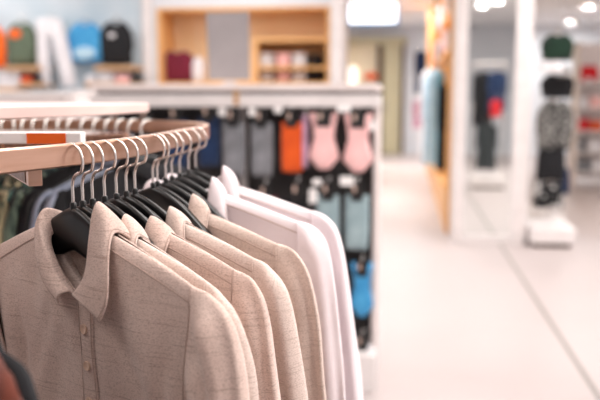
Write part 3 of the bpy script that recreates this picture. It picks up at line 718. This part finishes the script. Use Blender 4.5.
# placard with an orange band lying on the arms under the tabletop
pc = thing('price_placard', 'white card strip with an orange middle behind the near rail', 'placard', at(30, 145, 1.75))
pa_, pb_ = at(-20, 144, 1.29), at(81, 144, 1.29)
hwp = (pb_-pa_).length/2; pc.location = (pa_+pb_)/2; pc.rotation_euler.z = YAW
hp = .0185
MB().box(-hwp, hwp, 0, .03, 0, hp).build('card_strip', M['tagw'], pc, False, bevel=.002)
ob = hwp*2/101
MB().box(-hwp+ob*47, -hwp+ob*86, -.0015, -.0002, .0005, hp-.001).build('orange_band', M['orangecl'], pc, False)
for q in (-.6, .55):   # brackets to the inner side of the rail
    MB().tube([(q*hwp, .012, -.001), (q*hwp, .012, -.012), (q*hwp+.02, -.225 if q < 0 else -.18, -.012)], .0025, 6).build('bracket', M['rail'], pc)

# ------------------------------------------------------------------ hangers
HT = -.096   # hanger body top below the rail top
def hang_curve(x):
    return -.000-.31*max(0, abs(x)-.02)**1.12 - .25*min(abs(x), .02)**1.6
def hanger_body(hw=.168):
    mb = MB(); rings = []
    n = 44
    for i in range(n+1):
        x = -hw+2*hw*i/n; u = abs(x)/hw
        zt = -.036*u-.098*u**1.7 if hw > .15 else -.030*u-.055*u**1.8
        hgt = .040*(1-smst(.12, .62, u))+.014+.006*(1-u); 
        if u > .97: hgt *= .7
        th = .006+.0035*smst(.2, .9, u)
        yb = -.012*u*u
        zc = zt-hgt/2; a = th; b_ = hgt/2
        rings.append([(x, yb+a*math.copysign(abs(math.cos(q))**.6, math.cos(q)), zc+b_*math.copysign(abs(math.sin(q))**.6, math.sin(q))) for q in [k*2*PI/16 for k in range(16)]])
    return mb.loft(rings)
def hook_pts(r=.023, top=.0855, lean=0):
    pts = [(0, 0, -.004), (0, 0, .018), (0, 0, .030), (r*.25, 0, .042)]
    zc = top-r-.0016; 
    for k in range(17):
        a = R(-38)+R(38+192)*k/16; pts.append((r*math.cos(a), 0, zc+r*math.sin(a)))
    return pts
hb_mesh = None; hb_small = None
hk_far = None
def make_hanger(loc, rz, label, group, small=False, farside=False):
    global hb_mesh, hk_mesh, fe_mesh, hb_small, hk_far
    t = thing('clothes_hanger', label, 'hanger', loc, rz, group)
    if hb_mesh is None:
        o = hanger_body().build('shoulder_bar', M['hanger'], t); hb_mesh = o
        hk_mesh = MB().tube([cr_spline(hook_pts(), i/50) for i in range(51)], .0021, 8).build('hook', M['chrome'], t)
        fe_mesh = MB().lathe([(.0045, -.004), (.0045, .004), (.003, .006)], n=12).build('ferrule', M['hanger'], t)
    elif small and hb_small is None:
        hb_small = hanger_body(.122).build('shoulder_bar', M['hanger'], t)
        for s in (hk_mesh, fe_mesh): c = s.copy(); c.parent = t; col.objects.link(c)
    elif farside and hk_far is None:
        hk_far = MB().tube([cr_spline(hook_pts(.024, .0865), i/50) for i in range(51)], .0030, 8).build('hook', M['hook_bright'], t)
        for s in (hb_mesh, fe_mesh): c = s.copy(); c.parent = t; col.objects.link(c)
    else:
        for s in (hb_small if small else hb_mesh, hk_far if farside else hk_mesh, fe_mesh):
            c = s.copy(); c.parent = t; col.objects.link(c)
    return t

# ------------------------------------------------------------------ shirts
def make_shirt(name, label, cat, loc, rz, m, group=None, seed=0, hw=.23, thick=.017, L=.68, res=1.0, detail=True, open_neck=True, flare=1.0, sleeve_len=.5, shift=.03, collar_drop=0):
    rnd = random.Random(seed); t = thing(name, label, cat, loc, rz, group)
    so = Vector((seed*3.7, seed*1.3, 0)); nk = .066
    def shx(z): return shift*(.15+.85*smst(0, .12, -z))
    def nz(x, z, s, a): return noise.noise(Vector((x*s, z*s*.35, 0))+so)*a
    def ztop(x, front):
        ax = abs(x)
        sh = -.028-.052*(max(0, (ax-nk))/(hw-nk))**1.15
        if ax < nk: return (-.028-(.080 if front else .016)*(1-(ax/nk)**(1.6)))
        return sh
    def surf(s, v, front):
        s = max(-1, min(1, s))
        xt = s*hw
        # keep columns evenly spread, flare to the hem
        wv = (hw-.028*smst(.02, .3, v)+.035*flare*smst(.3, 1, v))
        x = s*wv
        zt = ztop(xt, front); z = zt+(-L-zt)*v
        dz = zt-z
        edge = max(0.0, 1-abs(s)**2.6)
        d = thick*(.30+.70*smst(0, .10, dz))*math.sqrt(edge)+.0035*(1-smst(.0, .1, abs(1-abs(s))))
        neck = 1-smst(nk*.9, nk*1.15, abs(xt)); up_ = math.sqrt(min(1, dz/.016))
        d = (.0125*max(up_, neck)+(thick-.0125)*smst(0, .12, dz))*(edge**.35)
        ax = abs(xt)
        nb = math.exp(-(x/.085)**2)*math.exp(-((z+.10)/.085)**2)
        y = -(d+ nb*.012) if front else (d*.9+nb*.014)
        # drape folds
        y += nz(x, z, 13, .017)*smst(0, .12, dz)*(edge**.3)+nz(x+5, z, 38, .0026)*smst(0, .05, dz)*edge
        fold = math.sin((x*1.0-abs(z)*.35*math.copysign(1, x))*70+seed)*.0022*smst(.04, .2, dz)*edge
        y += fold
        y += .0065*math.exp(-((abs(s)-.80-.05*math.sin(z*9))/.045)**2)*smst(.05, .16, dz)-.004*math.exp(-((abs(s)-.66-.06*math.sin(z*7+1))/.05)**2)*smst(.12, .3, dz)
        # pull from collar towards armhole
        if front: y += .004*math.exp(-((abs(x)-.05-(-z-.11)*.55)/.016)**2)*smst(.02, .08, dz)*(1-smst(.25, .45, dz))
        y += -.012*(abs(s)**2)*1.0*(1-v)
        return Vector((x+shx(z), y, z))
    nu, nv = int(56*res), int(60*res)
    mb = MB()
    for fr_ in (True, False):
        mb.grid(lambda u, v: surf(2*u-1, v**1.7, fr_), nu, nv)
    body = mb.build('body', m, t, solid=.0016, angle=180)
    bm = bmesh.new(); bm.from_mesh(body.data); bmesh.ops.remove_doubles(bm, verts=bm.verts, dist=.0012)
    bmesh.ops.recalc_face_normals(bm, faces=bm.faces); bm.to_mesh(body.data); bm.free()
    # sleeves
    for sd in (-1, 1):
        O = [(hw-.012, -.073), (hw+.012, -.082), (hw+.031, -.110), (hw+.047, -.175), (hw+.062, -.29), (hw+.076, -.46), (hw+.08, -.12-sleeve_len)]
        I = [(hw-.035, -.225), (hw-.032, -.232), (hw-.029, -.245), (hw-.026, -.28), (hw-.022, -.37), (hw-.014, -.47), (hw-.004, -.12-sleeve_len)]
        TT = [.012, .017, .020, .022, .023, .022, .020]
        fx_ = rnd.uniform(-.012, .012); n1 = int(44*res); n2 = int(28*res) if detail else 16
        def ringf(u):
            o_ = cr_spline([(a_, 0, c_) for a_, c_ in O], u); i_ = cr_spline([(a_, 0, c_) for a_, c_ in I], u)
            th = cr_spline([(q, 0, 0) for q in TT], u).x*(thick/.017)**.5
            c = (o_+i_)/2; h = (o_-i_)/2; rr = []
            for k in range(n2):
                q = k*2*PI/n2
                p = c+h*math.copysign(abs(math.cos(q))**.85, math.cos(q))
                y = -th*math.sin(q)-.014-.012*smst(0, 1, u)
                y += (math.sin(math.cos(q)*8+u*2.5+seed*1.7)*.0085+nz(p.x*1.3+sd, p.z, 22, .010))*smst(.0, .25, u)
                x = p.x+fx_*u+nz(sd*7, p.z, 9, .012)*u
                rr.append((sd*x+shx(p.z), y, p.z))
            return rr
        sm = MB().loft([ringf(i/n1) for i in range(n1+1)], cap=False)
        slv = sm.build('sleeve', m, t, solid=.0014, angle=180)
        cf = MB()
        last = [Vector(p) for p in ringf(1)]; cc = sum(last, Vector())/len(last)
        rgs = [[cc+(p-cc)*k+Vector((0, 0, dz)) for p in last] for k, dz in ((1.04, .004), (1.05, -.02), (1.04, -.055))]
        cf.loft(rgs, cap=False).build('cuff', m, slv, solid=.002, angle=180)
        if detail:   # armhole and shoulder stitching
            st = []
            for i in range(30):
                q = PI*.52*i/29*1.0
                k = i/29
                r_ = ringf(.012+.0*k); 
            seam = [Vector(p) for p in ringf(.0)]
            # front half of the first ring
            pts = [p+Vector((0, -.0012, 0)) for i, p in enumerate(seam) if p.y < -.012]
            pts.sort(key=lambda p: -p.z)
            if len(pts) > 3: MB().tube(pts, .0009, 5).build('armhole_seam', M['stitch'] if m.name.startswith('beige') else m, slv)
    # collar: fold line, outer edge, inner stand
    # rotates from left front, round the back, to right front
    tip = .036
    F = [(-.003, -.040, -.103), (-.033, -.037, -.074), (-.051, -.027, -.032), (-.056, -.010, -.006), (-.042, .020, -.016), (0, .032, -.028), (.042, .020, -.010), (.055, -.008, .012), (.053, -.026, -.030), (.036, -.037, -.078), (.005, -.042, -.105)]
    G = [(-.018, -.046, -.119), (-.044, -.044, -.101), (-.065, -.032, -.073), (-.077, -.006, -.043), (-.060, .032, -.048), (0, .046, -.060), (.060, .032, -.044), (.080, -.008, -.026), (.085, -.031, -.058), (.082, -.045, -.098), (.070, -.050, -.128)]
    S = [(-.003, -.028, -.112), (-.026, -.026, -.088), (-.046, -.020, -.056), (-.054, -.006, -.040), (-.040, .012, -.044), (0, .022, -.052), (.040, .012, -.044), (.054, -.006, -.036), (.048, -.020, -.056), (.028, -.026, -.088), (.005, -.028, -.112)]
    jit = lambda P_, a_: [(x+rnd.uniform(-a_, a_), y+rnd.uniform(-a_, a_)*.6, z+rnd.uniform(-a_, a_)) for x, y, z in P_]
    if collar_drop:
        for P_ in (F, G, S):
            for k, wt in ((5, .5), (6, .9), (7, 1), (8, .55), (4, .3)):
                x, y, z = P_[k]; P_[k] = (x+.008*wt*(k > 5), y, z-collar_drop*wt*(1 if P_ is not S else .3)*(1 if P_ is F else .45))
    if seed: G = jit(G, .004); F = jit(F, .002)
    def colf(u, v):
        f_, g_, s_ = cr_spline(F, u), cr_spline(G, u), cr_spline(S, u)
        if v < .35:
            k = v/.35; p = s_.lerp(f_, k)
        else:
            k = (v-.35)/.65; p = f_.lerp(g_, k)
            out = Vector((p.x*1.0, p.y+.01, 0)); out.normalize() if out.length else None
            p = p+out*math.sin(PI*min(1, k*1.0))*.006+Vector((0, 0, 1))*math.sin(PI*k)*.003
        p = p+Vector((nz(p.x+2, p.z, 40, .002), nz(p.x+9, p.z, 30, .003), 0))
        return p+Vector((shx(p.z), 0, 0))
    nc = int(72*res)
    co = MB().grid(colf, nc, int(20*res)).build('collar', m, t, solid=.0022, angle=180)
    if detail:
        MB().tube([colf(i/60, .93)+Vector((colf(i/60, .93).x*.02, -.0016 if abs(i/60-.5) > .15 else .0016, 0)) for i in range(61)], .0005, 4).build('collar_stitching', M['stitch'], co)
    # placket and buttons
    def plk(u, v):
        s = (2*u-1)*.072; p = surf(s+.05, .015+v*.95, True); return p+Vector((0, -.0035+.0018*abs(2*u-1)**4, 0))
    pk = MB().grid(plk, 6, nv).build('placket', m, t, solid=.0012, angle=180)
    if detail:
        for e_ in (.1, .9):
            MB().tube([plk(e_, i/80)+Vector((0, -.0010, 0)) for i in range(81)], .00045, 4).build('placket_stitching', M['stitch'], pk)
    nb_ = 7 if detail else 3
    for k in range(nb_):
        v = .075+k*(.092 if detail else .2)
        p = plk(.5, v)
        bt = MB(); prof = [(.0004, .0), (.0056, .0), (.0066, .0009), (.0066, .0022), (.0057, .0029), (.0041, .0020), (.0004, .0019)]
        n_ = 20; rg = [[(p.x+r*math.cos(q*2*PI/n_), p.y-.0008-h_, p.z+r*math.sin(q*2*PI/n_)) for q in range(n_)] for r, h_ in prof]
        bt.loft(rg).build('button', M['button'] if 'white' not in m.name else M['tagw'], pk, angle=30)
    # yoke seam from the collar to the shoulder on both sides (front)
    if detail:
        for sd in (-1, 1):
            MB().tube([surf(sd*(.31+.67*i/30), .022+.012*i/30, True)+Vector((0, -.0012, .0002)) for i in range(31)], .0009, 5).build('yoke_seam', M['stitch'], body)
    return t

# near rail hangers: (stem x in the photo, angle towards the camera, shirt)
stems = [71, 81, 91, 103, 115, 125, 134, 152, 156.5, 165, 171, 179, 188, 195]
def rail_at_px(px, far=False):
    best = None
    for i in range(4000):
        t_ = i/4000; p = rail_pt(t_); x = 300+800*p.x/(p.y*.9914+.0091*1.0)
        near = (t_ > .70)
        if near == far: continue
        if best is None or abs(x-px) < best[0]: best = (abs(x-px), t_, p)
    return best[1], best[2]
ANG = [37, 34, 33, 31, 29, 27, 25, 22, 21, 19, 18, 16, 14, 12]
names = ['front', 'second', 'third', 'fourth', 'fifth', 'sixth', 'seventh', 'eighth', 'ninth', 'tenth', 'eleventh', 'twelfth', 'thirteenth', 'rearmost']
shirts = {0: ('linen', 'beige melange shirt frontmost on the rail with open collar and tan buttons'),
          2: ('linen2', 'pale beige shirt directly behind the frontmost one'),
          4: ('linen', 'beige shirt third from the front on the rail'),
          6: ('linen2', 'pale beige shirt fourth from the front on the rail'),
          8: ('linen3', 'oat beige shirt fifth from the front, last before the white ones'),
          11: ('white_cloth', 'off-white shirt directly behind the beige shirts'),
          13: ('white_cloth', 'rearmost off-white shirt at the end of the rail')}
for i, px in enumerate(stems):
    t_, p = rail_at_px(px)
    rz = YAW-R(ANG[i]); ax = Vector((math.cos(-R(ANG[i])), math.sin(-R(ANG[i])), 0))
    off = Vector((0, 0, 0)); hp_ = p+off
    wl_ = W(hp_.x, hp_.y, ZR-.085)
    empty = '' if i in shirts else 'short empty '
    make_hanger(wl_, rz, '%sblack hanger with steel hook, %s of fourteen along the near rail' % (empty, names[i] if i else 'frontmost'), 'black hangers on the near rail', small=i not in shirts)
    if i in shirts:
        mk, lab = shirts[i]
        big = i >= 11
        make_shirt('shirt', lab, 'shirt', wl_+Vector((0, 0, -.010 if 0 < i < 9 else 0)), rz, M[mk], 'collared shirts on the near rail', seed=i, thick=.019 if i == 0 else .014, detail=True, res=1.25 if i == 0 else .8, shift=.041 if i == 0 else .03, hw={0: .217, 8: .212, 11: .222, 13: .230}.get(i, .205), collar_drop={0: 0, 2: .012, 4: .024, 6: .018, 8: .012, 11: .012, 13: 0}[i])

# rust shirt mostly left of the frame; black one added as its shadow line
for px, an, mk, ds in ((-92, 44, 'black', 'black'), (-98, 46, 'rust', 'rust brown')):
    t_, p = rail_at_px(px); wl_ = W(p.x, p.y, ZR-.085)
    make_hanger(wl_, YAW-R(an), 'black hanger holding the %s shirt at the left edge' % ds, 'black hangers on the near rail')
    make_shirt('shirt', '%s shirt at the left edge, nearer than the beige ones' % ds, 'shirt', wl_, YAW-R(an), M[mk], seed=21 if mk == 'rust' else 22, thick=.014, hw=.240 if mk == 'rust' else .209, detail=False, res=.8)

# garments on the far side of the rack, hung edge-on
far = [(-8, 'stripet', 'teal streaked'), (4, 'stripeg', 'sage green streaked'), (14, 'stripec', 'khaki streaked'), (25, 'stripeg', 'sage green'), (36, 'stripet', 'dark teal streaked'), (48, 'stripec', 'khaki and green'), (60, 'stripeg', 'green streaked'), (72, 'stripet', 'dark green streaked'),
       (86, 'black', 'black'), (98, 'black', 'black'), (110, 'charcoal', 'charcoal'), (122, 'ltblue', 'pale grey-blue'), (134, 'ltblue', 'pale grey-blue'), (148, 'black', 'black')]
ordn = ['leftmost', 'second from left', 'third from left', 'fourth from left', 'fifth from left', 'sixth from left', 'seventh from left', 'eighth from left', 'ninth from left', 'tenth from left', 'eleventh from left', 'twelfth from left', 'thirteenth from left', 'rightmost']
for i, (px, mk, ds) in enumerate(far):
    t_, p = rail_at_px(px, True); a_ = rail_pt(t_+.004)-rail_pt(t_-.004)
    ang = math.atan2(a_.y, a_.x)+PI/2
    rz = YAW+ang+R(random.Random(i).uniform(-14, 10)); wl_ = W(p.x, p.y, ZR-.085)
    make_hanger(wl_, rz, 'black hanger on the far rail, %s of those in view' % ordn[i], 'black hangers on the far rail', farside=True)
    side = thing  # noqa
    make_shirt('shirt', '%s shirt on the far side of the rack, %s in view' % (ds, ordn[i]), 'shirt', wl_, rz, M[mk], 'shirts on the far rail', seed=40+i, thick=.016, detail=False, res=.4)

# housings for the added fill panels, around the area lamps
for i, (x, y) in enumerate(FILL_PANELS):
    t = thing('fill_panel_fixture', 'square white ceiling panel added as fill light above the shop floor', 'ceiling light', (x, y, CEIL), group='square ceiling panels added as fill')
    MB().box(-.66, .66, -.66, .66, -.03, -.001).build('housing', M['white'], t, False)
